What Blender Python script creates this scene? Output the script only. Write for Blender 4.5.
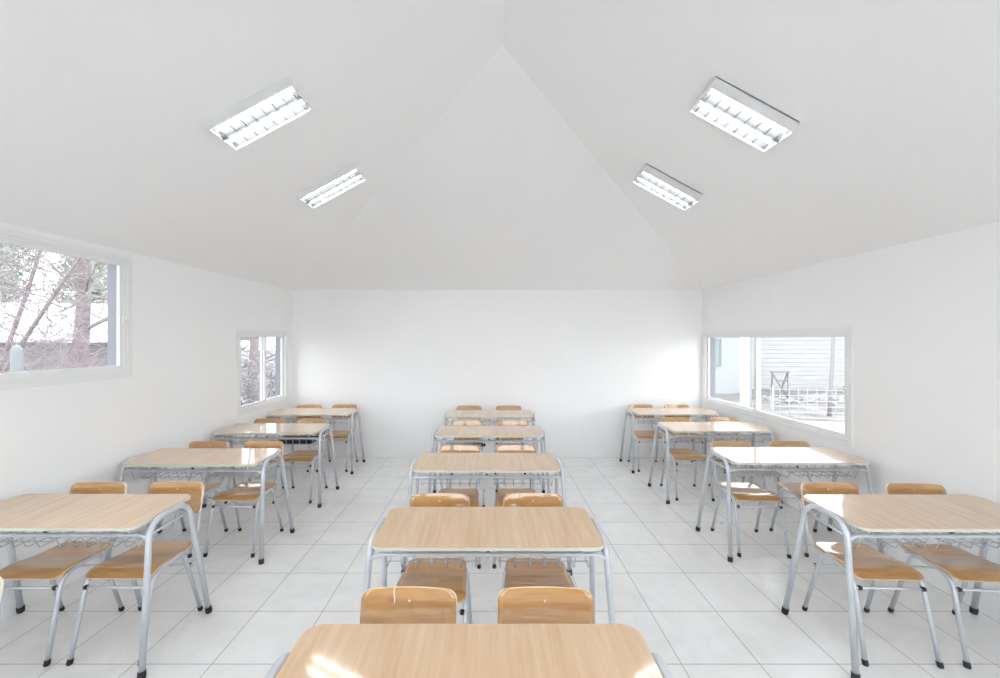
import bpy, bmesh, math, random
from mathutils import Vector, Matrix
C = bpy.context.scene
COL = C.collection
for o in list(bpy.data.objects): bpy.data.objects.remove(o)
PI = math.pi

# ------------------------------------------------------------------ camera, world, exposure
F = 403.0; H = 1.74                      # focal length in pixels (1000 wide), eye height
cam = bpy.data.cameras.new('camera'); cam_o = bpy.data.objects.new('camera', cam); COL.objects.link(cam_o)
cam.sensor_width = 36; cam.lens = 36*F/1000; cam.shift_x = 0.010; cam.clip_start = 0.05; cam.clip_end = 300
cam_o.location = (0, 0, H); cam_o.rotation_euler = (PI/2, 0, 0)
C.camera = cam_o
SKY = 5.0                                # overcast daylight
TUBE = 26.0                              # fluorescent tubes
C.view_settings.view_transform = 'Standard'; C.view_settings.look = 'None'
C.view_settings.gamma = 1; C.view_settings.use_curve_mapping = False
C.view_settings.exposure = 0.12
C.cycles.max_bounces = 16; C.cycles.diffuse_bounces = 12; C.cycles.glossy_bounces = 6; C.cycles.transparent_max_bounces = 24
w = bpy.data.worlds.new('overcast_sky'); C.world = w; w.use_nodes = True
nt = w.node_tree; bg = nt.nodes['Background']
tc = nt.nodes.new('ShaderNodeTexCoord'); mp = nt.nodes.new('ShaderNodeMapping'); mp.inputs['Scale'].default_value = (1, 1, 3)
nz = nt.nodes.new('ShaderNodeTexNoise'); nz.inputs['Scale'].default_value = 2.0; nz.inputs['Detail'].default_value = 4
cr = nt.nodes.new('ShaderNodeValToRGB')
cr.color_ramp.elements[0].position = .35; cr.color_ramp.elements[0].color = (.90, .94, 1, 1)
cr.color_ramp.elements[1].position = .7; cr.color_ramp.elements[1].color = (1, 1, 1, 1)
nt.links.new(tc.outputs['Generated'], mp.inputs[0]); nt.links.new(mp.outputs[0], nz.inputs['Vector'])
nt.links.new(nz.outputs['Fac'], cr.inputs[0]); nt.links.new(cr.outputs[0], bg.inputs['Color'])
bg.inputs['Strength'].default_value = SKY

# ------------------------------------------------------------------ materials
def mat(name, col, rough=.5, metal=0, coat=0, coat_rough=.05, emis=0, spec=.5):
    m = bpy.data.materials.new(name); m.use_nodes = True
    b = m.node_tree.nodes['Principled BSDF']
    b.inputs['Base Color'].default_value = (*col, 1); b.inputs['Roughness'].default_value = rough
    b.inputs['Metallic'].default_value = metal; b.inputs['Coat Weight'].default_value = coat
    b.inputs['Coat Roughness'].default_value = coat_rough; b.inputs['Coat IOR'].default_value = 1.62; b.inputs['Specular IOR Level'].default_value = spec
    if emis:
        b.inputs['Emission Color'].default_value = (1, .99, .97, 1); b.inputs['Emission Strength'].default_value = emis
    return m
def noisy(m, c1, c2, scale=(1, 1, 1), nscale=6, detail=5, lo=.3, hi=.7, bump=0, dist=0):
    """colour varies between c1 and c2 with noise in object space"""
    n = m.node_tree.nodes; l = m.node_tree.links; b = n['Principled BSDF']
    t = n.new('ShaderNodeTexCoord'); mp = n.new('ShaderNodeMapping'); mp.inputs['Scale'].default_value = scale
    z = n.new('ShaderNodeTexNoise'); z.inputs['Scale'].default_value = nscale; z.inputs['Detail'].default_value = detail
    z.inputs['Distortion'].default_value = dist
    r = n.new('ShaderNodeValToRGB'); r.color_ramp.elements[0].position = lo; r.color_ramp.elements[0].color = (*c1, 1)
    r.color_ramp.elements[1].position = hi; r.color_ramp.elements[1].color = (*c2, 1)
    l.new(t.outputs['Object'], mp.inputs[0]); l.new(mp.outputs[0], z.inputs['Vector']); l.new(z.outputs['Fac'], r.inputs[0])
    l.new(r.outputs[0], b.inputs['Base Color'])
    if bump:
        bp = n.new('ShaderNodeBump'); bp.inputs['Strength'].default_value = bump; bp.inputs['Distance'].default_value = .002
        l.new(z.outputs['Fac'], bp.inputs['Height']); l.new(bp.outputs[0], b.inputs['Normal'])
    return m
M = {}
M['wall'] = noisy(mat('wall_paint', (.86, .865, .86), .6), (.912, .917, .920), (.930, .935, .938), (1, 1, 1), 1.5, 4, .3, .7)
M['ceil'] = noisy(mat('ceiling_paint', (.86, .86, .855), .7), (.895, .900, .903), (.911, .916, .919), (1, 1, 1), 1.2, 4, .3, .7)
M['frame'] = mat('window_frame_white', (.86, .87, .87), .35)
M['reveal'] = mat('grey_metal_reveal', (.20, .205, .235), .5)
M['metal'] = noisy(mat('silver_painted_tube', (.60, .63, .68), .32, .35), (.56, .595, .645), (.66, .69, .735), (1, 1, 1), 9, 3, .3, .7)
M['wire'] = mat('silver_wire', (.50, .53, .57), .35, .5)
M['black'] = mat('black_rubber', (.012, .012, .018), .5)
M['top_edge'] = mat('cream_plastic_edge', (.66, .65, .56), .35)
M['ply_edge'] = mat('pale_plywood_edge', (.86, .76, .62), .5)
M['seat_edge'] = mat('seat_plywood_edge', (.66, .50, .32), .5)
M['screw'] = mat('zinc_screw', (.75, .72, .66), .3, .6)
M['housing'] = mat('white_enamel', (.80, .80, .80), .4)
M['reflector'] = mat('satin_reflector', (.20, .21, .22), .35, .2)
M['louvre'] = mat('satin_louvre_blade', (.12, .13, .145), .4, .1)
M['tube'] = mat('lit_fluorescent_tube', (.9, .9, .9), .4, emis=TUBE)
M['added_tube'] = mat('added_fluorescent_tube', (.9, .9, .9), .4, emis=TUBE*1.9)  # stronger tubes for the extra lamps added out of view
M['paper'] = mat('white_paper', (.80, .81, .84), .6)
M['card'] = mat('brown_card', (.42, .27, .18), .6)
M['folder'] = mat('black_folder_plastic', (.012, .012, .02), .35)
M['thread'] = mat('white_thread', (.9, .9, .9), .7)

# wood laminate on the desks: fine streaks running front to back
def laminate():
    m = mat('beech_laminate', (.72, .5, .33), .35, 0, 1.0, .05)
    n = m.node_tree.nodes; l = m.node_tree.links; b = n['Principled BSDF']
    t = n.new('ShaderNodeTexCoord')
    oi = n.new('ShaderNodeObjectInfo'); ad = n.new('ShaderNodeVectorMath'); ad.operation = 'ADD'
    ml = n.new('ShaderNodeVectorMath'); ml.operation = 'SCALE'; ml.inputs['Scale'].default_value = 37
    l.new(oi.outputs['Location'], ml.inputs[0]); l.new(t.outputs['Object'], ad.inputs[0]); l.new(ml.outputs[0], ad.inputs[1])
    mp = n.new('ShaderNodeMapping'); mp.inputs['Scale'].default_value = (26, 1.6, 1)
    l.new(ad.outputs[0], mp.inputs[0])
    z = n.new('ShaderNodeTexNoise'); z.inputs['Scale'].default_value = 1.8; z.inputs['Detail'].default_value = 6; z.inputs['Distortion'].default_value = .4
    l.new(mp.outputs[0], z.inputs['Vector'])
    mp2 = n.new('ShaderNodeMapping'); mp2.inputs['Scale'].default_value = (6, .9, 1); l.new(ad.outputs[0], mp2.inputs[0])
    z2 = n.new('ShaderNodeTexNoise'); z2.inputs['Scale'].default_value = 1.2; z2.inputs['Detail'].default_value = 3; l.new(mp2.outputs[0], z2.inputs['Vector'])
    mx = n.new('ShaderNodeMath'); mx.operation = 'MULTIPLY_ADD'; mx.inputs[1].default_value = .6
    m3 = n.new('ShaderNodeMath'); m3.operation = 'MULTIPLY'; m3.inputs[1].default_value = .4
    l.new(z2.outputs['Fac'], m3.inputs[0]); l.new(z.outputs['Fac'], mx.inputs[0]); l.new(m3.outputs[0], mx.inputs[2])
    r = n.new('ShaderNodeValToRGB')
    r.color_ramp.elements[0].position = .32; r.color_ramp.elements[0].color = (.55, .36, .20, 1)
    r.color_ramp.elements[1].position = .68; r.color_ramp.elements[1].color = (.69, .50, .325, 1)
    l.new(mx.outputs[0], r.inputs[0]); l.new(r.outputs[0], b.inputs['Base Color'])
    rr = n.new('ShaderNodeMapRange'); rr.inputs['To Min'].default_value = .035; rr.inputs['To Max'].default_value = .11
    l.new(z.outputs['Fac'], rr.inputs[0]); l.new(rr.outputs[0], b.inputs['Coat Roughness'])
    return m
M['laminate'] = laminate()
# varnished orange plywood of the chairs: bands along the width
def plywood():
    m = mat('varnished_plywood', (.75, .4, .12), .35, 0, 1.0, .04)
    n = m.node_tree.nodes; l = m.node_tree.links; b = n['Principled BSDF']; b.inputs['Coat IOR'].default_value = 1.9
    t = n.new('ShaderNodeTexCoord'); oi = n.new('ShaderNodeObjectInfo')
    ml = n.new('ShaderNodeVectorMath'); ml.operation = 'SCALE'; ml.inputs['Scale'].default_value = 13.7
    ad = n.new('ShaderNodeVectorMath'); ad.operation = 'ADD'
    l.new(oi.outputs['Location'], ml.inputs[0]); l.new(t.outputs['Object'], ad.inputs[0]); l.new(ml.outputs[0], ad.inputs[1])
    mp = n.new('ShaderNodeMapping'); mp.inputs['Scale'].default_value = (1.6, 9, 12); l.new(ad.outputs[0], mp.inputs[0])
    z = n.new('ShaderNodeTexNoise'); z.inputs['Scale'].default_value = 1.5; z.inputs['Detail'].default_value = 5; z.inputs['Distortion'].default_value = 1.4
    l.new(mp.outputs[0], z.inputs['Vector'])
    r = n.new('ShaderNodeValToRGB')
    r.color_ramp.elements[0].position = .33; r.color_ramp.elements[0].color = (.44, .205, .055, 1)
    r.color_ramp.elements[1].position = .66; r.color_ramp.elements[1].color = (.57, .305, .10, 1)
    l.new(z.outputs['Fac'], r.inputs[0]); l.new(r.outputs[0], b.inputs['Base Color'])
    return m
M['ply'] = plywood()
# glossy white floor tiles, grey joints
T = .4190
def tiles():
    m = mat('white_ceramic_tiles', (.8, .8, .8), .15, 0, .0, .05)
    n = m.node_tree.nodes; l = m.node_tree.links; b = n['Principled BSDF']
    t = n.new('ShaderNodeTexCoord'); mp = n.new('ShaderNodeMapping')
    mp.inputs['Location'].default_value = (1.4887 + 20*T, -2.576 + 20*T, 0)
    l.new(t.outputs['Object'], mp.inputs[0])
    br = n.new('ShaderNodeTexBrick'); br.offset = 0; br.squash = 1
    br.inputs['Scale'].default_value = 1; br.inputs['Brick Width'].default_value = T; br.inputs['Row Height'].default_value = T
    br.inputs['Mortar Size'].default_value = .0026; br.inputs['Mortar Smooth'].default_value = .2
    br.inputs['Color1'].default_value = (.835, .838, .842, 1); br.inputs['Color2'].default_value = (.86, .864, .868, 1)
    br.inputs['Mortar'].default_value = (.42, .42, .425, 1)
    l.new(mp.outputs[0], br.inputs['Vector'])
    z = n.new('ShaderNodeTexNoise'); z.inputs['Scale'].default_value = 5; z.inputs['Detail'].default_value = 8; z.inputs['Distortion'].default_value = 1
    l.new(t.outputs['Object'], z.inputs['Vector'])
    r = n.new('ShaderNodeValToRGB'); r.color_ramp.elements[0].position = .3; r.color_ramp.elements[0].color = (.93, .93, .925, 1)
    r.color_ramp.elements[1].position = .62; r.color_ramp.elements[1].color = (1, 1, 1, 1)
    l.new(z.outputs['Fac'], r.inputs[0])
    mx = n.new('ShaderNodeMix'); mx.data_type = 'RGBA'; mx.blend_type = 'MULTIPLY'; mx.inputs[0].default_value = 1
    l.new(br.outputs['Color'], mx.inputs[6]); l.new(r.outputs[0], mx.inputs[7])
    l.new(mx.outputs[2], b.inputs['Base Color'])
    rr = n.new('ShaderNodeMapRange'); rr.inputs['To Min'].default_value = .12; rr.inputs['To Max'].default_value = .32
    l.new(z.outputs['Fac'], rr.inputs[0]); l.new(rr.outputs[0], b.inputs['Roughness'])
    bp = n.new('ShaderNodeBump'); bp.inputs['Strength'].default_value = .4; bp.inputs['Distance'].default_value = .002; bp.invert = True
    l.new(br.outputs['Fac'], bp.inputs['Height']); l.new(bp.outputs[0], b.inputs['Normal'])
    return m
M['tiles'] = tiles()
def glass():
    m = bpy.data.materials.new('window_glass'); m.use_nodes = True
    n = m.node_tree.nodes; l = m.node_tree.links; n.clear()
    o = n.new('ShaderNodeOutputMaterial'); tr = n.new('ShaderNodeBsdfTransparent'); gl = n.new('ShaderNodeBsdfGlossy')
    tr.inputs[0].default_value = (.95, .965, .97, 1); gl.inputs['Roughness'].default_value = .01
    lw = n.new('ShaderNodeLayerWeight'); pw = n.new('ShaderNodeMath'); pw.operation = 'POWER'; pw.inputs[1].default_value = 5
    fr = n.new('ShaderNodeMath'); fr.operation = 'MULTIPLY_ADD'; fr.inputs[1].default_value = .93; fr.inputs[2].default_value = .04
    l.new(lw.outputs['Facing'], pw.inputs[0]); l.new(pw.outputs[0], fr.inputs[0])
    mx = n.new('ShaderNodeMixShader'); l.new(fr.outputs[0], mx.inputs[0]); l.new(tr.outputs[0], mx.inputs[1]); l.new(gl.outputs[0], mx.inputs[2])
    l.new(mx.outputs[0], o.inputs[0]); return m
M['glass'] = glass()
M['gasket'] = mat('grey_gasket', (.45, .46, .48), .6)
# outdoors
M['ground'] = noisy(mat('pale_gravel', (.4, .38, .36), .9), (.10, .095, .095), (.26, .245, .24), (1, 1, 1), 2.2, 8, .3, .75)
M['slab'] = mat('pale_concrete', (.42, .42, .42), .8)
M['roof'] = mat('white_sheet_roof', (.75, .75, .77), .6)
M['shed_wall'] = noisy(mat('brown_brick_wall', (.25, .17, .16), .9), (.17, .155, .157), (.24, .22, .222), (3, 1, 12), 1.5, 4, .3, .7)
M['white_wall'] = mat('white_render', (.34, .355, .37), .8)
M['bark'] = noisy(mat('pinkish_bark', (.3, .2, .2), .9), (.19, .155, .16), (.30, .245, .25), (3, 3, 1), 3, 5, .3, .7)
M['twig'] = mat('grey_twigs', (.27, .24, .245), .9)
M['leaf'] = noisy(mat('pale_green_foliage', (.3, .38, .25), .9), (.30, .345, .275), (.46, .50, .42), (1, 1, 1), 3, 4, .3, .7)
M['hedge'] = noisy(mat('dry_grey_hedge', (.2, .19, .2), .9), (.24, .235, .245), (.32, .31, .315), (1, 1, 1), 8, 4, .3, .7)
def siding():
    m = mat('white_board_siding', (.5, .5, .5), .7)
    n = m.node_tree.nodes; l = m.node_tree.links; b = n['Principled BSDF']
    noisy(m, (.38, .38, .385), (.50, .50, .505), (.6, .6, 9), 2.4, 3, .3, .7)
    return m
M['siding'] = siding()
M['teal'] = mat('pale_teal_paint', (.20, .26, .26), .6)
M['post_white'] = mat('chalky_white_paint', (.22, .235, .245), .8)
M['fence'] = mat('galvanised_fence_wire', (.55, .56, .58), .5, .3)
M['trunk_pale'] = mat('pale_bark', (.25, .23, .235), .9)
M['greywood'] = mat('weathered_wood', (.22, .21, .205), .9)

# ------------------------------------------------------------------ mesh helpers
def build(name, bm, mats, parent=None, smooth=False):
    bmesh.ops.recalc_face_normals(bm, faces=bm.faces[:])
    me = bpy.data.meshes.new(name); bm.to_mesh(me); bm.free()
    for k in (mats if isinstance(mats, (list, tuple)) else [mats]): me.materials.append(M[k])
    if smooth:
        for p in me.polygons: p.use_smooth = True
        try: me.set_sharp_from_angle(angle=math.radians(40))
        except Exception: pass
    o = bpy.data.objects.new(name, me); COL.objects.link(o)
    if parent: o.parent = parent
    return o
def thing(name, label, cat, loc=(0, 0, 0), rz=0, group=None):
    o = bpy.data.objects.new(name, None); COL.objects.link(o); o.empty_display_size = .1
    o.location = loc; o.rotation_euler = (0, 0, rz); o['label'] = label; o['category'] = cat
    if group: o['group'] = group
    return o
def tag(o, label, cat, group=None, kind=None):
    o['label'] = label; o['category'] = cat
    if group: o['group'] = group
    if kind: o['kind'] = kind
    return o
def struct(o, label=None):
    o['kind'] = 'structure'
    if label: o['label'] = label
    return o
def box(bm, c, s, mtx=None, mi=0, bev=0):
    r = bmesh.ops.create_cube(bm, size=1)['verts']
    for v in r:
        v.co = Vector((v.co.x*s[0]+c[0], v.co.y*s[1]+c[1], v.co.z*s[2]+c[2]))
        if mtx: v.co = mtx @ v.co
    fs = {f for v in r for f in v.link_faces}
    for f in fs: f.material_index = mi
    if bev:
        es = list({e for v in r for e in v.link_edges})
        res = bmesh.ops.bevel(bm, geom=es, offset=bev, segments=2, affect='EDGES', profile=.5)
        for f in res['faces']: f.material_index = mi
def fillet(pts, rad, n=5):
    pts = [Vector(p) for p in pts]; out = [pts[0]]
    for i in range(1, len(pts)-1):
        r = rad[i-1] if isinstance(rad, (list, tuple)) else rad
        a, p, b = pts[i-1], pts[i], pts[i+1]
        u = (a-p); v = (b-p); lu, lv = u.length, v.length; u /= lu; v /= lv
        ang = u.angle(v)
        if ang > PI-.02: out.append(p); continue
        d = min(r/math.tan(ang/2), lu*.49, lv*.49); rr = d*math.tan(ang/2)
        bis = (u+v).normalized(); cc = p + bis*(rr/math.sin(ang/2))
        s = p+u*d-cc; e = p+v*d-cc; tot = s.angle(e); ax = s.cross(e).normalized()
        for k in range(n+1): out.append(cc + Matrix.Rotation(tot*k/n, 3, ax) @ s)
    out.append(pts[-1]); return out
def tube(bm, pts, r, seg=8, cap=True, mi=0):
    pts = [Vector(p) for p in pts]; n = len(pts); rs = r if isinstance(r, (list, tuple)) else [r]*n
    t0 = (pts[1]-pts[0]).normalized(); up = Vector((0, 0, 1)) if abs(t0.z) < .9 else Vector((1, 0, 0))
    nrm = (up - t0*up.dot(t0)).normalized(); rings = []; tp = t0
    for i, p in enumerate(pts):
        if i == 0: t = t0
        elif i == n-1: t = (pts[-1]-pts[-2]).normalized()
        else: t = ((pts[i+1]-p).normalized() + (p-pts[i-1]).normalized()).normalized()
        q = tp.rotation_difference(t); nrm = (q @ nrm); nrm = (nrm - t*nrm.dot(t)).normalized(); tp = t
        bn = t.cross(nrm)
        rings.append([bm.verts.new(p + (nrm*math.cos(2*PI*k/seg) + bn*math.sin(2*PI*k/seg))*rs[i]) for k in range(seg)])
    for a, b in zip(rings, rings[1:]):
        for k in range(seg):
            f = bm.faces.new((a[k], a[(k+1) % seg], b[(k+1) % seg], b[k])); f.material_index = mi; f.smooth = True
    if cap:
        bm.faces.new(rings[0][::-1]).material_index = mi; bm.faces.new(rings[-1]).material_index = mi
def prism(bm, outline, z0, z1, mi_face=0, mi_edge=0):
    lo = [bm.verts.new((x, y, z0)) for x, y in outline]; hi = [bm.verts.new((x, y, z1)) for x, y in outline]
    bm.faces.new(lo[::-1]).material_index = mi_edge; bm.faces.new(hi).material_index = mi_face
    n = len(lo)
    for i in range(n): bm.faces.new((lo[i], lo[(i+1) % n], hi[(i+1) % n], hi[i])).material_index = mi_edge
def rrect(w, h, r, n=7):
    pts = []
    for cx, cy, a0 in ((w/2-r, h/2-r, 0), (-w/2+r, h/2-r, PI/2), (-w/2+r, -h/2+r, PI), (w/2-r, -h/2+r, 1.5*PI)):
        for k in range(n+1): pts.append((cx+r*math.cos(a0+PI/2*k/n), cy+r*math.sin(a0+PI/2*k/n)))
    return pts
def shell(bm, us, vs, f, th, nrm_f=None):
    """grid surface f(u,v) thickened by th along -normal; face material 0, edge material 1"""
    P = [[Vector(f(u, v)) for u in us] for v in vs]; nu, nv = len(us), len(vs)
    def N(i, j):
        a = P[i][min(j+1, nu-1)]-P[i][max(j-1, 0)]; b = P[min(i+1, nv-1)][j]-P[max(i-1, 0)][j]
        return a.cross(b).normalized()
    A = [[bm.verts.new(P[i][j]) for j in range(nu)] for i in range(nv)]
    B = [[bm.verts.new(P[i][j]-N(i, j)*th) for j in range(nu)] for i in range(nv)]
    for i in range(nv-1):
        for j in range(nu-1):
            for g, rev in ((A, 0), (B, 1)):
                q = [g[i][j], g[i][j+1], g[i+1][j+1], g[i+1][j]]
                ff = bm.faces.new(q[::-1] if rev else q); ff.smooth = True
    def side(a0, a1, b0, b1): bm.faces.new((a0, a1, b1, b0)).material_index = 1
    for j in range(nu-1): side(A[0][j], A[0][j+1], B[0][j], B[0][j+1]); side(A[-1][j], A[-1][j+1], B[-1][j], B[-1][j+1])
    for i in range(nv-1): side(A[i][0], A[i+1][0], B[i][0], B[i+1][0]); side(A[i][-1], A[i+1][-1], B[i][-1], B[i+1][-1])
def copy_tree(o, parent=None):
    c = o.copy(); COL.objects.link(c); c.parent = parent
    for ch in list(o.children): copy_tree(ch, c)
    return c

# ------------------------------------------------------------------ room shell
YB, YR = 5.945, -2.6                      # far wall, wall behind the camera
EAVE, RIDGE, RX, APEX = 2.462, 4.12, .10, 3.262
XR = 3.13
def xl(y): return -2.92 - .026*(YB-y)
TH = .17
def ceil_z(x, y):
    if x < RX: return EAVE + (RIDGE-EAVE)*(x-xl(y))/(RX-xl(y))
    return EAVE + (RIDGE-EAVE)*(XR-x)/(XR-RX)
def wall(name, A, B, out, z1, holes=(), ext0=0, ext1=0):
    """wall from A to B (inner face), out = outward normal; holes = (s0,s1,z0,z1) along A->B; returns a point function"""
    A = Vector((*A, 0)); B = Vector((*B, 0)); d = (B-A); L = d.length; d /= L; out = Vector((*out, 0)).normalized()
    ss = sorted({-ext0, L+ext1, *[h[0] for h in holes], *[h[1] for h in holes]}); zs = sorted({-.05, z1, *[h[2] for h in holes], *[h[3] for h in holes]})
    bm = bmesh.new(); P = lambda s, z, o: A+d*s+out*o+Vector((0, 0, z))
    inh = lambda s, z: any(h[0] < s < h[1] and h[2] < z < h[3] for h in holes)
    q = lambda *p: bm.faces.new([bm.verts.new(x) for x in p])
    for s0, s1 in zip(ss, ss[1:]):
        for a, b in zip(zs, zs[1:]):
            if inh((s0+s1)/2, (a+b)/2): continue
            for o in (0, TH): q(P(s0, a, o), P(s1, a, o), P(s1, b, o), P(s0, b, o))
    for h in [(-ext0, L+ext1, -.05, z1)]:
        for (sa, za, sb, zb) in ((h[0], h[2], h[0], h[3]), (h[1], h[2], h[1], h[3]), (h[0], h[2], h[1], h[2]), (h[0], h[3], h[1], h[3])):
            q(P(sa, za, 0), P(sb, zb, 0), P(sb, zb, TH), P(sa, za, TH))
    for h in holes:
        for (sa, za, sb, zb) in ((h[0], h[2], h[0], h[3]), (h[1], h[2], h[1], h[3]), (h[0], h[2], h[1], h[2]), (h[0], h[3], h[1], h[3])):
            f = q(P(sa, za, 0), P(sb, zb, 0), P(sb, zb, TH), P(sa, za, TH)); f.material_index = 1
    bmesh.ops.remove_doubles(bm, verts=bm.verts[:], dist=1e-5)
    o = build(name, bm, ['wall', 'reveal'])
    struct(o)
    return P
# s on the left wall runs from the far corner towards the camera; openings given in world y
dl = Vector((xl(YR)-xl(YB), YR-YB)); Ll = dl.length; kl = Ll/(YB-YR)
sl = lambda y: (YB-y)*kl
W1 = (sl(3.322), sl(1.02), 1.468, 2.395); W2 = (sl(5.80), sl(4.715), .885, 1.825)
nl = Vector((-1, .026)).normalized()
PL = wall('wall_left', (xl(YB), YB), (xl(YR), YR), nl, EAVE+.02, [W1, W2])
sr = lambda y: y-YR
W3 = (sr(3.50), sr(5.90), .845, 1.815)
W6 = (sr(-1.9), sr(.55), 1.475, 2.375)  # unseen side opening, added for more daylight
PR = wall('wall_right', (XR, YR), (XR, YB), (1, 0), EAVE+.02, [W3, W6])
wall('wall_back', (xl(YB)-TH, YB), (XR+TH, YB), (0, 1), EAVE+.02)
W4 = (.45, 3.10, .60, 2.28); W5 = (3.30, 5.95, .60, 2.28)  # unseen rear openings, added to let in more daylight
PB = wall('wall_rear', (xl(YR)-TH, YR), (XR+TH, YR), (0, -1), EAVE+.02, [W4, W5])
bm = bmesh.new(); q = [(-3.4, -2.9), (3.4, -2.9), (3.4, 6.2), (-3.4, 6.2)]
prism(bm, q, -.12, 0); fl = build('floor', bm, 'tiles'); struct(fl)
bm = bmesh.new()
def hipshell(bm, up):
    a = bm.verts.new((xl(YB), YB, EAVE+up)); b = bm.verts.new((XR, YB, EAVE+up)); c = bm.verts.new((xl(YR), YR, EAVE+up)); d = bm.verts.new((XR, YR, EAVE+up))
    e = bm.verts.new((RX, APEX, RIDGE+up)); f = bm.verts.new((RX, YR+2.7, RIDGE+up))
    for fc in ((a, b, e), (a, e, f, c), (b, d, f, e), (c, f, d)): bm.faces.new(fc)
    return a, b, d, c
lo = hipshell(bm, 0); hi = hipshell(bm, .12)
for i in range(4): bm.faces.new((lo[i], lo[(i+1) % 4], hi[(i+1) % 4], hi[i]))
ce = build('ceiling', bm, 'ceil'); struct(ce)

# ------------------------------------------------------------------ windows
def window(name, P, h, sashes, latch=None):
    """P(s,z,out); h opening; sashes = list of (s0,s1,out_offset)"""
    s0, s1, z0, z1 = h
    X = Vector(P(1, 0, 0))-Vector(P(0, 0, 0)); O = Vector(P(0, 0, 1))-Vector(P(0, 0, 0)); base = Vector(P(0, 0, 0))
    mtx = Matrix(((X.x, O.x, 0, base.x), (X.y, O.y, 0, base.y), (0, 0, 1, 0), (0, 0, 0, 1)))   # local (s, out, z)
    def ring(bm, a, b, c, d, wd, o0, o1, bev=.002):
        oc, od = (o0+o1)/2, o1-o0
        box(bm, ((a+b)/2, oc, d-wd/2), (b-a, od, wd), mtx, bev=bev); box(bm, ((a+b)/2, oc, c+wd/2), (b-a, od, wd), mtx, bev=bev)
        box(bm, (a+wd/2, oc, (c+d)/2), (wd, od, d-c-2*wd+.002), mtx, bev=bev); box(bm, (b-wd/2, oc, (c+d)/2), (wd, od, d-c-2*wd+.002), mtx, bev=bev)
    bm = bmesh.new(); ring(bm, s0, s1, z0, z1, .03, -.004, .06)
    root = build(name, bm, 'frame'); struct(root)
    bm = bmesh.new(); ring(bm, s0-.028, s1+.028, z0-.04, z1+.026, .036, -.014, .0)
    build('window_trim', bm, 'frame', root)
    for a, b, off in sashes:
        bm = bmesh.new(); ring(bm, a, b, z0+.022, z1-.022, .036, off, off+.024)
        s = build('sash', bm, 'frame', root)
        bm = bmesh.new(); ring(bm, a+.001, b-.001, z0+.03, z1-.03, .022, off+.024, off+.030)
        build('gasket', bm, 'gasket', s)
        bm = bmesh.new(); box(bm, ((a+b)/2, off+.012, (z0+z1)/2), (b-a-.07, .004, z1-z0-.115), mtx)
        build('pane', bm, 'glass', s)
    if latch:
        bm = bmesh.new()
        box(bm, (latch[0], -.008, latch[1]), (.035, .016, .05), mtx, bev=.004)
        box(bm, (latch[0], -.022, latch[1]+.012), (.018, .02, .022), mtx, bev=.004)
        build('latch', bm, 'frame', root)
    return root
m1 = (W1[0]+W1[1])/2
window('window_1', PL, W1, [(W1[0]+.028, m1+.03, .004), (m1-.02, W1[1]-.028, .032)], (W1[0]+.03, 1.90))
m2 = W2[0]+.53
window('window_2', PL, W2, [(W2[0]+.028, m2+.02, .032), (m2-.025, W2[1]-.028, .004)])
m3 = W3[0]+1.27
window('window_3', PR, W3, [(W3[0]+.028, m3+.008, .004), (m3-.030, W3[1]-.028, .032)], (W3[0]+.035, 1.30))

for i_, (P_, W_) in enumerate(((PB, W4), (PB, W5), (PR, W6))):          # unseen windows added behind the camera to brighten the room
    mm_ = (W_[0]+W_[1])/2
    window('window_%d' % (i_+4), P_, W_, [(W_[0]+.028, mm_+.03, .004), (mm_-.02, W_[1]-.028, .032)])

# ------------------------------------------------------------------ ceiling lights
def fixture(xc, yc, label, tm='tube'):
    z = ceil_z(xc, yc); e = .05
    s = (ceil_z(xc+e, yc)-ceil_z(xc-e, yc))/(2*e)
    t = thing('ceiling_light', label, 'ceiling light', (xc, yc, z), 0, 'ceiling lights on the sloping ceiling')
    t.rotation_euler = (0, -math.atan(s), 0)
    Lx, Wy, Dz = .60, .275, .078                         # local: x up the slope, -z into the room
    bm = bmesh.new()
    box(bm, (0, 0, -.004), (Lx, Wy, .008), bev=.001)
    for sg in (-1, 1):
        box(bm, (0, sg*(Wy/2-.003), -Dz/2), (Lx, .006, Dz), bev=.001); box(bm, (sg*(Lx/2-.003), 0, -Dz/2), (.006, Wy-.01, Dz), bev=.001)
    build('housing', bm, 'housing', t)
    bm = bmesh.new()                                       # two curved troughs
    for sg in (-1, 1):
        n = 8; prof = [(sg*Wy/4 + (Wy/4-.006)*(-1+2*k/n), -.016-.046*abs(-1+2*k/n)**2.2) for k in range(n+1)]
        a = [bm.verts.new((-Lx/2+.008, y, zz)) for y, zz in prof]; b = [bm.verts.new((Lx/2-.008, y, zz)) for y, zz in prof]
        for k in range(n): bm.faces.new((a[k], a[k+1], b[k+1], b[k])).smooth = True
    build('reflector', bm, 'reflector', t)
    for sg in (-1, 1):
        bm = bmesh.new(); tube(bm, [(-.277, sg*Wy/4, -.042), (.277, sg*Wy/4, -.042)], .0125, 12)
        tb = build('fluorescent_tube', bm, tm, t)
        for e in (-1, 1):
            bm = bmesh.new(); tube(bm, [(e*.277, sg*Wy/4, -.042), (e*.291, sg*Wy/4, -.042)], .0135, 12)
            build('tube_cap', bm, 'housing', tb)
    bm = bmesh.new()
    for sg in (-1, 1):
        for k in range(8):
            x = -.2625+.075*k
            box(bm, (x, sg*Wy/4, -.066), (.0025, Wy/2-.012, .020))
    box(bm, (0, 0, -.062), (Lx-.012, .007, .03)); 
    build('louvre', bm, 'louvre', t)
    return t
fixture(-1.528, 2.650, 'larger-looking nearer ceiling light on the left slope, its louvred face tilted right')
fixture(-1.530, 3.860, 'smaller-looking farther ceiling light on the left slope, nearer the far wall')
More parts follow.
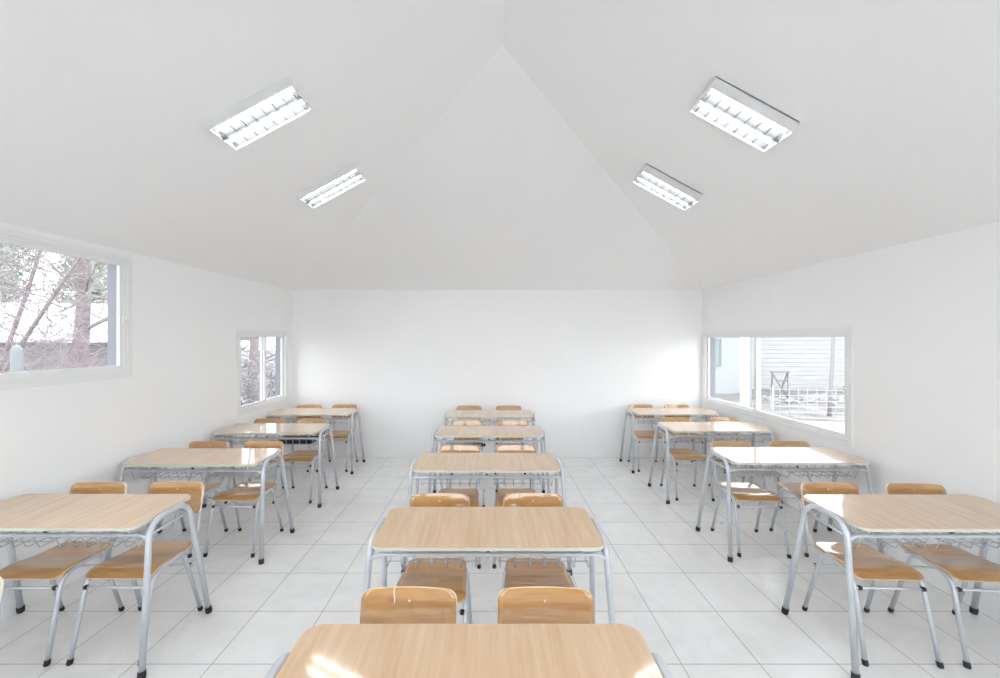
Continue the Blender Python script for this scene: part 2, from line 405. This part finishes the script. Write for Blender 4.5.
fixture(1.688, 2.675, 'larger-looking nearer ceiling light on the right slope, glaring white')
fixture(1.722, 3.895, 'smaller-looking farther ceiling light on the right slope, nearer the far wall')

for y_, w_ in ((1.26, 'just behind the view, above the nearest desks'), (.20, 'above the viewer'), (-1.02, 'near the rear wall')):  # extra lamps added out of view to even out the brightness
    fixture(-1.528, y_, 'added ceiling light on the left slope ' + w_, 'added_tube'); fixture(1.70, y_, 'added ceiling light on the right slope ' + w_, 'added_tube')

# ------------------------------------------------------------------ desk
def make_desk():
    root = thing('school_desk', '', 'desk', group='double school desks')
    Wd, Dp = 1.11, .435
    bm = bmesh.new(); prism(bm, rrect(Wd, Dp, .052), .750, .7685, 0, 1)
    hi = [e for e in bm.edges if all(abs(v.co.z-.7685) < 1e-5 for v in e.verts)]
    bmesh.ops.bevel(bm, geom=hi, offset=.0025, segments=2, affect='EDGES')
    build('tabletop', bm, ['laminate', 'top_edge'], root)
    for sx in (-1, 1):
        # end frame: an arch of thick tube with feet splayed out
        k = lambda x, y, z: (sx*x, y, z)
        pts = [k(.614, -.246, .02), k(.614, .246, .02)]
        path = fillet([pts[0], k(.573, -.135, .757), k(.573, .135, .757), pts[-1]], .095, 9)
        bm = bmesh.new(); tube(bm, path, 0.0155, 12)
        leg = build('leg_frame', bm, 'metal', root)
        for sy in (-1, 1):
            bm = bmesh.new(); tube(bm, [k(.6155, sy*.2485, 0), k(.6150, sy*.2475, .008), k(.6125, sy*.2430, .038)], [.017, .0195, .0190], 12)
            build('rubber_foot', bm, 'black', leg)
        bm = bmesh.new(); tube(bm, [k(.571, -.146, .690), k(.571, .146, .690)], .008, 8)
        build('side_bar', bm, 'metal', root)
    for sy in (-1, 1):
        bm = bmesh.new()
        tube(bm, fillet([(-.588, sy*.118, .742), (-.545, sy*.140, .690), (.545, sy*.140, .690), (.588, sy*.118, .742)] if 0 else
                        [(-.573, sy*.150, .676), (-.53, sy*.142, .692), (.53, sy*.142, .692), (.573, sy*.150, .676)], .04, 4), .011, 10)
        for x in (-.46, 0, .46): tube(bm, [(x, sy*.142, .692), (x, sy*.142, .751)], .006, 8)
        build('rail', bm, 'metal', root)
    bm = bmesh.new()                                       # steel strips right under the top, one welded frame
    for sy in (-1, 1): box(bm, (0, sy*.165, .745), (1.04, .025, .010))
    for sx in (-1, 1): box(bm, (sx*.50, 0, .7445), (.06, .34, .009))
    build('top_support', bm, 'metal', root)
    for x in (0,):
        bm = bmesh.new(); box(bm, (x, -.142, .712), (.014, .012, .014), bev=.002); build('bolt', bm, 'black', root)
    for x0, x1 in ((-.50, -.06), (.06, .50)):
        bm = bmesh.new(); n = 6
        for i in range(n+1):
            x = x0+(x1-x0)*i/n
            tube(bm, fillet([(x, -.152, .694), (x, -.118, .612), (x, .10, .612), (x, .145, .694)], .014, 3), .0028, 5)
        tube(bm, [(x0-.01, .03, .612), (x1+.01, .03, .612)], .0028, 5); tube(bm, [(x0-.01, -.06, .612), (x1+.01, -.06, .612)], .0028, 5)
        build('wire_basket', bm, 'wire', root)
    bm = bmesh.new()
    tube(bm, fillet([(0, -.142, .69), (0, -.10, .645), (0, .10, .645), (0, .142, .69)], .02, 3), .005, 8)
    build('centre_brace', bm, 'metal', root)
    return root
DESK = make_desk()

# ------------------------------------------------------------------ chair (front faces -y, towards the camera)
def make_chair():
    root = thing('school_chair', '', 'chair', group='varnished plywood school chairs')
    # seat
    def seat(u, v):                                        # v: 0 rear .. 1 front
        y = .175-.370*v
        z = .447 - .004*math.exp(-((v-.30)/.22)**2) + .009*math.exp(-((v-.74)/.17)**2) - .020*max(0, (v-.82)/.18)**2
        z -= .007*(1-u*u)*math.exp(-((v-.38)/.30)**2)
        hw = .165+.022*v
        r = .05 if v < .5 else .032; d = min(v, 1-v)*.385
        if d < r: hw = hw-r+math.sqrt(max(0, r*r-(r-d)**2))
        return (hw*u, y, z)
    vs = [.5-.5*math.cos(PI*i/26) for i in range(27)]; us = [-1+i/8 for i in range(17)]
    bm = bmesh.new(); shell(bm, us, [1-v for v in vs], seat, .011)
    build('seat', bm, ['ply', 'seat_edge'], root)
    # backrest
    zc, hh, hw0 = .708, .092, .178
    def back(u, v):                                        # v -1..1
        z = zc+hh*v; hw = hw0; r = .036; d = (1-abs(v))*hh
        if d < r: hw = hw0-r+math.sqrt(max(0, r*r-(r-d)**2))
        x = hw*u
        return (x, .232+.018*v-.018*(x/hw0)**2, z)
    bm = bmesh.new(); vv = [-math.cos(PI*i/20) for i in range(21)]
    shell(bm, us, vv, back, .011)
    bk = build('backrest', bm, ['ply', 'ply_edge'], root)
    bm = bmesh.new()
    for x in (0,): tube(bm, [(x, .2425, .757), (x, .236, .757)], .0045, 10)
    build('screw', bm, 'screw', bk)
    for sx in (-1, 1):
        k = lambda x, y, z: (sx*x, y, z)
        bm = bmesh.new()
        path = fillet([k(.192, -.253, .015), k(.180, -.165, .430), k(.176, .060, .436), k(.192, .183, .015)], [.085, .055], 9)
        tube(bm, path, .0115, 10)
        leg = build('side_frame', bm, 'metal', root)
        for sy in (-1, 1):
            bm = bmesh.new(); tube(bm, [k(.1925, sy*.2205, 0), k(.192, sy*.219, .006), k(.1912, sy*.213, .028)], [.012, .0145, .014], 10)
            bmesh.ops.translate(bm, vec=(0, -.035, 0), verts=bm.verts[:])
            build('rubber_foot', bm, 'black', leg)
        bm = bmesh.new()
        path = fillet([k(.145, -.10, .424), k(.150, .150, .424), k(.152, .218, .500), k(.150, .253, .755)], [.05, .06], 6)
        tube(bm, path, .009, 10)
        build('back_support', bm, 'metal', root)
    for y, z in ((-.190, .375), (.120, .325)):
        bm = bmesh.new(); tube(bm, [(-.184, y, z), (.184, y, z)], .0075, 8)
        cb = build('cross_bar', bm, 'metal', root)
        for sx in (-1, 1):
            bm = bmesh.new(); box(bm, (sx*.168, y, z), (.022, .020, .020), bev=.004)
            build('plastic_clip', bm, 'black', cb)
    for y in (-.10, .10):
        bm = bmesh.new(); tube(bm, [(-.178, y, .424), (.178, y, .424)], .007, 8)
        build('seat_support', bm, 'metal', root)
    for sx in (-1, 1):
        for y in (-.10, .10):
            bm = bmesh.new(); box(bm, (sx*.125, y, .417), (.03, .024, .012), bev=.003); build('seat_bumper', bm, 'black', root)
    return root
CHAIR = make_chair()

LX, CX_, RXX = -2.405, 0, 2.485
rowname = {1: 'nearest', 2: 'second nearest', 3: 'third nearest', 4: 'fourth nearest', 5: 'farthest'}
side_row = {2: 'nearest', 3: 'second nearest', 4: 'third nearest', 5: 'farthest'}
desks = [  # x, y, column, row, look
    (-.060, 1.160, 'middle', 1, 'double desk nearest the viewer in the middle column, cut by the bottom frame edge'),
    (-.010, 2.120, 'middle', 2, 'second nearest double desk of the middle column, its whole wooden top in clear view'),
    (-.025, 3.225, 'middle', 3, 'third of the five double desks in the middle column'),
    (-.010, 4.295, 'middle', 4, 'middle-column double desk with paper and a small black item in its basket'),
    (-.005, 5.275, 'middle', 5, 'farthest double desk of the middle column, before the blank white far wall'),
    (LX+.02, 2.315, 'left', 2, 'nearest double desk along the left wall, cut by the left frame edge'),
    (LX+.035, 3.370, 'left', 3, 'wood-topped double desk with papers in its basket, second nearest along the left wall'),
    (LX+.045, 4.415, 'left', 4, 'wood-topped double desk with a black folder in its basket, along the left wall'),
    (LX+.03, 5.440, 'left', 5, 'wood-topped double desk in the far left corner below the small window'),
    (RXX-.02, 2.305, 'right', 2, 'wood-topped double desk nearest along the right wall, cut by the right frame edge'),
    (RXX-.005, 3.405, 'right', 3, 'double desk whose top shines white with window glare, second nearest along the right wall'),
    (RXX-.005, 4.510, 'right', 4, 'double desk half covered in window glare, third nearest along the right wall'),
    (RXX-.03, 5.480, 'right', 5, 'wood-topped double desk in the far right corner by the wide window'),
]
for i, (x, y, c, r, lab) in enumerate(desks):
    d = DESK if i == 0 else copy_tree(DESK)
    d.location = (x, y, 0); d['label'] = lab
    if c != 'middle': d.scale.x = .972
    if i == 0: d.rotation_euler.x = .018; d.location.z = .004      # rocks slightly towards the viewer
K = 1.0
chairs = [  # x, y of the backrest plane, column, row, side
    (-.305, 1.520, 'middle', 1, 'left'), (.203, 1.520, 'middle', 1, 'right'),
    (-.306, 2.450, 'middle', 2, 'left'), (.258, 2.450, 'middle', 2, 'right'),
    (-.270, 3.560, 'middle', 3, 'left'), (.226, 3.560, 'middle', 3, 'right'),
    (-.262, 4.650, 'middle', 4, 'left'), (.271, 4.650, 'middle', 4, 'right'),
    (-.293, 5.680, 'middle', 5, 'left'), (.260, 5.680, 'middle', 5, 'right'),
    (-2.553, 2.645, 'left', 2, 'left'), (-2.052, 2.650, 'left', 2, 'right'),
    (-2.580, 3.710, 'left', 3, 'left'), (-2.080, 3.715, 'left', 3, 'right'),
    (-2.600, 4.760, 'left', 4, 'left'), (-2.100, 4.765, 'left', 4, 'right'),
    (-2.575, 5.760, 'left', 5, 'left'), (-2.075, 5.775, 'left', 5, 'right'),
    (2.203, 2.640, 'right', 2, 'left'), (2.735, 2.620, 'right', 2, 'right'),
    (2.200, 3.710, 'right', 3, 'left'), (2.735, 3.710, 'right', 3, 'right'),
    (2.215, 4.830, 'right', 4, 'left'), (2.790, 4.830, 'right', 4, 'right'),
    (2.150, 5.770, 'right', 5, 'left'), (2.650, 5.770, 'right', 5, 'right'),
    (-2.100, 1.600, 'left', 1, 'right'),
]
rnd = random.Random(4)
for i, (x, y, c, r, s) in enumerate(chairs):
    o = CHAIR if i == 0 else copy_tree(CHAIR)
    o.location = (x, y-.245, 0); o.rotation_euler.z = rnd.uniform(-.02, .02) - (.05 if c == 'right' else 0)
    if (c, r) == ('left', 1): lab = 'orange plywood chair of which only the backrest edge shows at the left frame edge'
    else:
        nm = (rowname if c == 'middle' else side_row)[r]
        where = {'middle': f'{nm} middle-column desk', 'left': f'{nm} left-wall desk', 'right': f'{nm} right-wall desk'}[c]
        look = 'orange plywood chair'
        if (c, r, s) == ('middle', 1, 'left'): look += ' with a white thread'
        lab = f'{look}, {s} one behind the {where}'
    o['label'] = lab

# ------------------------------------------------------------------ things in the baskets
def slab(name, x, y, z, sx, sy, sz, m, label, cat, rz=0, bev=.002, group=None):
    bm = bmesh.new(); box(bm, (0, 0, sz/2), (sx, sy, sz), bev=bev)
    o = build(name, bm, m); o.location = (x, y, z); o.rotation_euler.z = rz
    return tag(o, label, cat, group)
ZB = .6166
# black ring folder: cover, spine and a pocket lip
bm = bmesh.new(); box(bm, (0, 0, .004), (.36, .20, .004), bev=.001); box(bm, (0, 0, .040), (.355, .20, .004), bev=.001); box(bm, (0, .098, .022), (.36, .005, .038), bev=.001)
box(bm, (0, 0, .021), (.33, .18, .028), bev=.002)
o = build('folder', bm, 'folder'); o.location = (-2.405+.31, 4.405, ZB-.001); tag(o, 'black folder lying in the wire basket of the third nearest left-wall desk', 'folder')
def sheet(name, x, y, sx, sy, rz, label, seed):
    rr = random.Random(seed); ph = rr.uniform(0, 6)
    bm = bmesh.new(); us = [-1+i/6 for i in range(13)]
    shell(bm, us, us, lambda u, v: (sx/2*u, sy/2*v, .006+.003*math.sin(2*u+ph)+.002*math.cos(3*v)), .0012)
    o = build(name, bm, ['paper', 'paper'], smooth=True); o.location = (x, y, ZB); o.rotation_euler.z = rz
    return tag(o, label, 'paper')
sheet('paper_sheet', -.27, 4.315, .34, .19, .04, 'white paper sheets in the basket of the fourth nearest middle desk', 2)
sheet('paper_sheet', -2.13, 3.36, .36, .2, -.03, 'white paper sheets in the right half of the basket of the second left-wall desk', 3)
sheet('paper_sheet', 2.22, 3.40, .36, .2, .05, 'white paper sheets in the left half of the basket of the second right-wall desk', 5)
slab('card_scrap', -.120, 4.28, ZB+.012, .10, .10, .012, 'card', 'small brown card scrap on the papers in a middle desk basket', 'card', .3)
slab('black_pouch', -.07, 4.24, ZB-.005, .042, .025, .026, 'black', 'small black item hanging under the fourth nearest middle desk', 'pouch', .1, .006)
# thread over the nearest left chair
bm = bmesh.new()
bx_, by_ = -.305, 1.520-.245
pth = [(bx_-.052, by_+.262, .772), (bx_-.053, by_+.262, .797), (bx_-.0535, by_+.258, .8035), (bx_-.054, by_+.246, .8035), (bx_-.054, by_+.2345, .797), (bx_-.053, by_+.2325, .78), (bx_-.050, by_+.2300, .76), (bx_-.053, by_+.2290, .752)]
tube(bm, pth, .0020, 6)
tag(build('white_thread', bm, 'thread'), 'short white thread hanging over the backrest of the nearest left middle chair', 'thread')
# specks on the floor
def speck(x, y, s, rz, label):
    bm = bmesh.new(); rr = random.Random(int(x*100)); pts = []
    for k in range(9):
        a = 2*PI*k/9; r = s*rr.uniform(.5, 1); pts.append((r*math.cos(a)*1.8, r*math.sin(a)*.7))
    prism(bm, pts, .0003, .002); o = build('floor_chip', bm, 'black'); o.location = (x, y, 0); o.rotation_euler.z = rz; tag(o, label, 'debris')
def fp(px, py): y = H*F/(py-339); return (px-490)*y/F, y
for (px, py, s, rz, lab) in ((182, 546.5, .012, .3, 'black chip on the floor tiles just left of the nearest left desk foot'), (194, 541.5, .010, .3, 'smaller black chip touching the foot area of the nearest left-wall desk'),
                             (721, 523.5, .008, .2, 'black chip on the floor under the second right-wall desk')):
    x, y = fp(px, py); speck(x, y, s, rz, lab)

# ------------------------------------------------------------------ outdoors
GZ = -.15
bm = bmesh.new(); prism(bm, [(-60, -30), (60, -30), (60, 70), (-60, 70)], GZ-.3, GZ); g = build('ground', bm, 'ground'); struct(g)
bm = bmesh.new(); prism(bm, [(3.35, -2), (9.0, -2), (9.0, 8.6), (3.35, 9.8)], GZ, GZ+.06); g = build('patio', bm, 'slab'); struct(g)
def bar(bm, a, b, r): tube(bm, [a, b], r, 6)
# long low shed with a white roof, seen through the left windows
sh = thing('shed', 'low brown shed with a wide white sheet roof outside the large left window', 'building', (-18.6, 14.0, GZ), math.radians(4))
bm = bmesh.new(); box(bm, (0, 1.6, 1.0), (15, 3.2, 2.0)); build('wall', bm, 'shed_wall', sh)
bm = bmesh.new()
v = [(-7.9, -.5, 1.86), (7.9, -.5, 1.86), (7.9, 2.2, 3.28), (-7.9, 2.2, 3.42), (7.9, 4.6, 1.9), (-7.9, 4.6, 1.9)]
vs_ = [bm.verts.new(p) for p in v]; vb = [bm.verts.new((p[0], p[1], p[2]-.09)) for p in v]
for q4 in ((0, 1, 2, 3), (3, 2, 4, 5)): bm.faces.new([vs_[k] for k in q4]); bm.faces.new([vb[k] for k in q4][::-1])
for a, b in ((0, 1), (1, 2), (2, 4), (4, 5), (5, 3), (3, 0)): bm.faces.new((vs_[a], vs_[b], vb[b], vb[a]))
build('roof', bm, 'roof', sh)
bm = bmesh.new()
for x in (-4.5, -1.2, 2.4, 5.5): box(bm, (x, -.02, .92), (.16, .08, 1.7))
build('post', bm, 'bark', sh)
# white round-topped post
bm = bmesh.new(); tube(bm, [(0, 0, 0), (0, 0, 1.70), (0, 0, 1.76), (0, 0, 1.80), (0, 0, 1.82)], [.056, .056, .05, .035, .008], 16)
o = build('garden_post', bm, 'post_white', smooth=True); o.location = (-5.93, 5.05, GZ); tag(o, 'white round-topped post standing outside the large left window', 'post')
# bare trees
def branch(bm, p, d, L, r, depth, rr, r_min=.004):
    n = 4; pts = [Vector(p)]; rs = [r]; d = d.normalized()
    for i in range(n):
        d = (d + Vector((rr.uniform(-.16, .16), rr.uniform(-.16, .16), rr.uniform(-.08, .12)))).normalized()
        pts.append(pts[-1]+d*L/n); rs.append(max(r_min, r*(1-.5*(i+1)/n)))
    tube(bm, pts, rs, 6 if r > .02 else 4, cap=False)
    if depth <= 0: return
    for k in range(rr.choice((3, 4))):
        i = rr.randint(1, n); q = pts[i]
        ax = Vector((rr.uniform(-1, 1), rr.uniform(-1, 1), rr.uniform(-.4, .7))).normalized()
        nd = (d*.55 + ax).normalized()
        branch(bm, q, nd, L*rr.uniform(.5, .8), max(r_min, rs[i]*.55), depth-1, rr, r_min)
def tree(x, y, h, r, lean, label, seed, depth=4, cat='tree', name='bare_tree', rmin=.005, low=.25, group='bare trees outside', tm='bark'):
    rr = random.Random(seed)
    t = thing(name, label, cat, (x, y, GZ), 0, group)
    bm = bmesh.new(); pts = []; rs = []
    for i in range(9):
        f = i/8; pts.append(Vector((lean*h*f+.04*math.sin(3*f+seed), .03*math.sin(5*f+seed), h*f))); rs.append(r*(1-.55*f))
    tube(bm, pts, rs, 12); build('trunk', bm, tm, t)
    bm = bmesh.new()
    for k in range(11):
        f = rr.uniform(low, 1); i = min(8, int(f*8)); a = rr.uniform(0, 2*PI)
        branch(bm, pts[i], Vector((math.cos(a), math.sin(a), rr.uniform(-.1, .9))), h*rr.uniform(.2, .34), rs[i]*.30, depth-1, rr, rmin)
    build('branches', bm, 'twig', t); return t
tree(-8.15, 8.0, 5.5, .15, .02, 'thick pinkish bare tree trunk outside the large left window', 5, low=.3)
tree(-9.28, 7.3, 4.5, .045, .31, 'thin leaning bare tree at the left side of the large left window', 11, depth=3)
tree(-8.8, 6.5, 4.2, .04, .70, 'thin leaning bare tree in the middle of the large left window', 8, depth=3)
tree(-10.8, 10.4, 5.0, .05, .1, 'slim bare tree behind the leaning trunks outside the large left window', 21, depth=3)
tree(-5.35, 9.0, 5.2, .11, .03, 'bare grey tree trunk outside the left pane of the small left window', 31, low=.3)
tree(-6.4, 11.0, 4.6, .05, -.05, 'slim twiggy tree behind the trunk in the small left window', 14, depth=3)
tree(8.35, 9.9, 4.6, .045, .06, 'thin bare tree outside the right end of the wide right window', 17, depth=2, low=.5, tm='trunk_pale')
# thicket of twigs (uncountable)
rr = random.Random(9); bm = bmesh.new()
for k in range(520):
    x = rr.uniform(-12.5, -5.4); y = 3.2+(-x-5.0)*.72+rr.uniform(.2, 2.6); z = rr.uniform(GZ, .9) if k % 5 < 3 else rr.uniform(.9, 3.1)
    a = rr.uniform(0, 2*PI)
    branch(bm, (x, y, z), Vector((math.cos(a), math.sin(a), rr.uniform(.05, .8))), rr.uniform(.6, 1.5), .0055, 1, rr, .0032)
tag(build('brushwood', bm, 'twig'), 'tangle of thin bare twigs filling the view outside the large left window', 'brushwood', kind='stuff')
# dry hedge outside the small left window: leafy clumps as small cards of leaves around a core
def foliage(bm, c, rad, n, size, rr):
    for k in range(n):
        v = Vector((rr.gauss(0, 1), rr.gauss(0, 1), rr.gauss(0, 1))).normalized()*rr.uniform(.55, 1.0)
        p = Vector((c[0]+v.x*rad[0], c[1]+v.y*rad[1], c[2]+v.z*rad[2]))
        R = Matrix.Rotation(rr.uniform(0, 6.28), 3, Vector((rr.uniform(-1, 1), rr.uniform(-1, 1), rr.uniform(-1, 1))).normalized())
        s = size*rr.uniform(.6, 1.3)
        vv_ = [bm.verts.new(p + R @ Vector(q_)) for q_ in ((-s, 0, 0), (0, -s*.45, s*.15), (s, 0, 0), (0, s*.45, s*.15))]
        bm.faces.new(vv_)
hd = thing('hedge', 'dry grey hedge low outside the small left window', 'hedge', (-4.95, 7.8, GZ))
bm = bmesh.new(); rr = random.Random(2)
for k in range(7): foliage(bm, (-1.5+.5*k, rr.uniform(-.2, .2), .85), (.5, .4, .78), 1500, .032, rr)
build('foliage', bm, 'hedge', hd)
bm = bmesh.new()
for k in range(14): tube(bm, [(-1.6+.24*k, 0, 0), (-1.6+.24*k+rr.uniform(-.1, .1), rr.uniform(-.1, .1), 1.2)], .015, 5)
build('stems', bm, 'twig', hd)
# pale evergreens beyond the shed
names = ['pale green tree beyond the shed, left part of the large window', 'pale green tree beyond the shed, middle of the large window', 'pale green tree beyond the shed, beside the thick trunk',
         'pale green tree beyond the shed at the far left frame edge', 'pale green tree beyond the shed at the right end of the large window',
         'pale green tree in front of its taller neighbours, between the two leaning trunks', 'pale green tree between the second leaning trunk and the thick trunk']
for i, (x, y, h, w_) in enumerate(((-27.0, 22, 9.5, 2.9), (-22.3, 24, 10.5, 2.8), (-19.0, 26, 10.0, 2.2), (-31.5, 19, 8.5, 2.6), (-17.5, 22.5, 8.0, 1.4), (-24.6, 20.0, 8.6, 2.2), (-20.3, 20.5, 8.2, 2.0))):
    rr = random.Random(60+i)
    t = thing('evergreen_tree', names[i], 'tree', (x, y, GZ), 0, 'pale green trees beyond the shed')
    bm = bmesh.new(); tube(bm, [(0, 0, 0), (0, 0, h*.85)], [.2, .05], 8); build('trunk', bm, 'bark', t)
    bm = bmesh.new()
    for k in range(9):
        f = k/8; foliage(bm, (rr.uniform(-.3, .3)*w_*(1-f*.4), rr.uniform(-.4, .4), h*(.26+.68*f)), (w_*(1-.42*f)*.85, w_*.55*(1-.4*f), h*.11), 620, .13, rr)
    build('crown', bm, 'leaf', t)
# white house, right, left pane
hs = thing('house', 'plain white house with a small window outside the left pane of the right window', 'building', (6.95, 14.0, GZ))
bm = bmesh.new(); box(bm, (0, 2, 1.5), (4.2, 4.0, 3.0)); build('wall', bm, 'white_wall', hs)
bm = bmesh.new(); box(bm, (1.05, -.01, 1.4), (.05, .04, .9)); box(bm, (.75, -.01, 1.4), (.05, .04, .9)); box(bm, (.9, -.01, 1.85), (.35, .04, .06)); box(bm, (.9, -.01, .97), (.35, .05, .06))
wf = build('window_frame', bm, 'greywood', hs)
bm = bmesh.new(); box(bm, (.9, -.006, 1.4), (.28, .02, .85)); build('window_pane', bm, 'teal', wf)
bm = bmesh.new(); prism(bm, [(-2.3, -.4), (2.12, -.4), (2.12, 4.4), (-2.3, 4.4)], 3.0, 3.1); build('roof', bm, 'roof', hs)
# porch column with teal edge
cl = thing('porch_column', 'white column with a pale teal edge outside the right window, left pane', 'column', (6.13, 9.7, GZ))
bm = bmesh.new(); box(bm, (0, 0, 1.7), (.14, .14, 3.4), bev=.01); box(bm, (0, 0, .06), (.24, .24, .12), bev=.01); build('shaft', bm, 'frame', cl)
bm = bmesh.new(); box(bm, (.11, 0, 1.7), (.06, .10, 3.4), bev=.005); build('edge_board', bm, 'teal', cl)
# board-clad building, right pane
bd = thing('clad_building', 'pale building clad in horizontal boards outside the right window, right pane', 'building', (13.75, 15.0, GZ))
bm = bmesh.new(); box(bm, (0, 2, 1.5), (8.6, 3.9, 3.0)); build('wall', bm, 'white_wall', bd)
bm = bmesh.new()
for k in range(18):
    z = .12+.163*k; m_ = Matrix.Translation((0, .02, z)) @ Matrix.Rotation(math.radians(14), 4, 'X')
    box(bm, (0, 0, 0), (8.6, .025, .150), m_)
build('siding', bm, 'siding', bd)
bm = bmesh.new()
for x in (-4.3, 4.3): box(bm, (x, -.05, 1.5), (.09, .06, 3.0))
build('corner_board', bm, 'white_wall', bd)
bm = bmesh.new(); prism(bm, [(-4.4, -.5), (4.6, -.5), (4.6, 4.4), (-4.4, 4.4)], 3.0, 3.1); build('roof', bm, 'roof', bd)
# wire fence
fn = thing('wire_fence', 'low wire mesh fence crossing outside the right window, right pane', 'fence', (6.55, 9.4, GZ), math.radians(-6))
bm = bmesh.new()
for k in range(6): tube(bm, [(0, 0, .06+.13*k), (6.5, 0, .06+.13*k)], .006, 5)
for k in range(34): tube(bm, [(.2*k, 0, .05), (.2*k, 0, .76)], .005, 5)
build('mesh', bm, 'fence', fn)
for k in range(4):
    bm = bmesh.new(); tube(bm, [(2.1*k+.05, 0, 0), (2.1*k+.05, 0, .80)], .016, 8); build('post', bm, 'fence', fn)
# old trestle
tr = thing('trestle', 'old grey wooden trestle outside the right window beyond the fence', 'trestle', (9.43, 13.1, GZ), .15)
bm = bmesh.new()
box(bm, (0, 0, .82), (.66, .09, .06), bev=.005); build('top_beam', bm, 'greywood', tr)
for a, b in (((-.30, 0, .80), (.08, -.22, 0)), ((-.28, 0, .80), (-.10, .25, 0)), ((.30, 0, .80), (.06, -.25, 0)), ((.28, 0, .80), (.16, .22, 0))):
    bm = bmesh.new(); tube(bm, [a, b], .03, 6); build('leg', bm, 'greywood', tr)
bm = bmesh.new(); tube(bm, [(-.2, -.05, .55), (.22, -.05, .53)], .02, 6); build('brace', bm, 'greywood', tr)
# stones along the foot of the clad building
rr = random.Random(77); bm = bmesh.new()
for k in range(420):
    x = rr.uniform(8.2, 13.5); y = rr.gauss(12.6, .4) ; r = rr.uniform(.03, .10)
    if 8.9 < x < 9.95 and y > 12.6: x += 1.2
    m_ = Matrix.Translation((x, y, GZ+r*.45)) @ Matrix.Rotation(rr.uniform(0, 6), 4, Vector((rr.random(), rr.random(), rr.random())).normalized()) @ Matrix.Diagonal((1, rr.uniform(.6, 1), rr.uniform(.5, .9), 1))
    bmesh.ops.create_icosphere(bm, subdivisions=1, radius=r, matrix=m_)
tag(build('rubble', bm, 'hedge'), 'strip of grey rubble in front of the board-clad building, right window', 'rubble', kind='stuff')
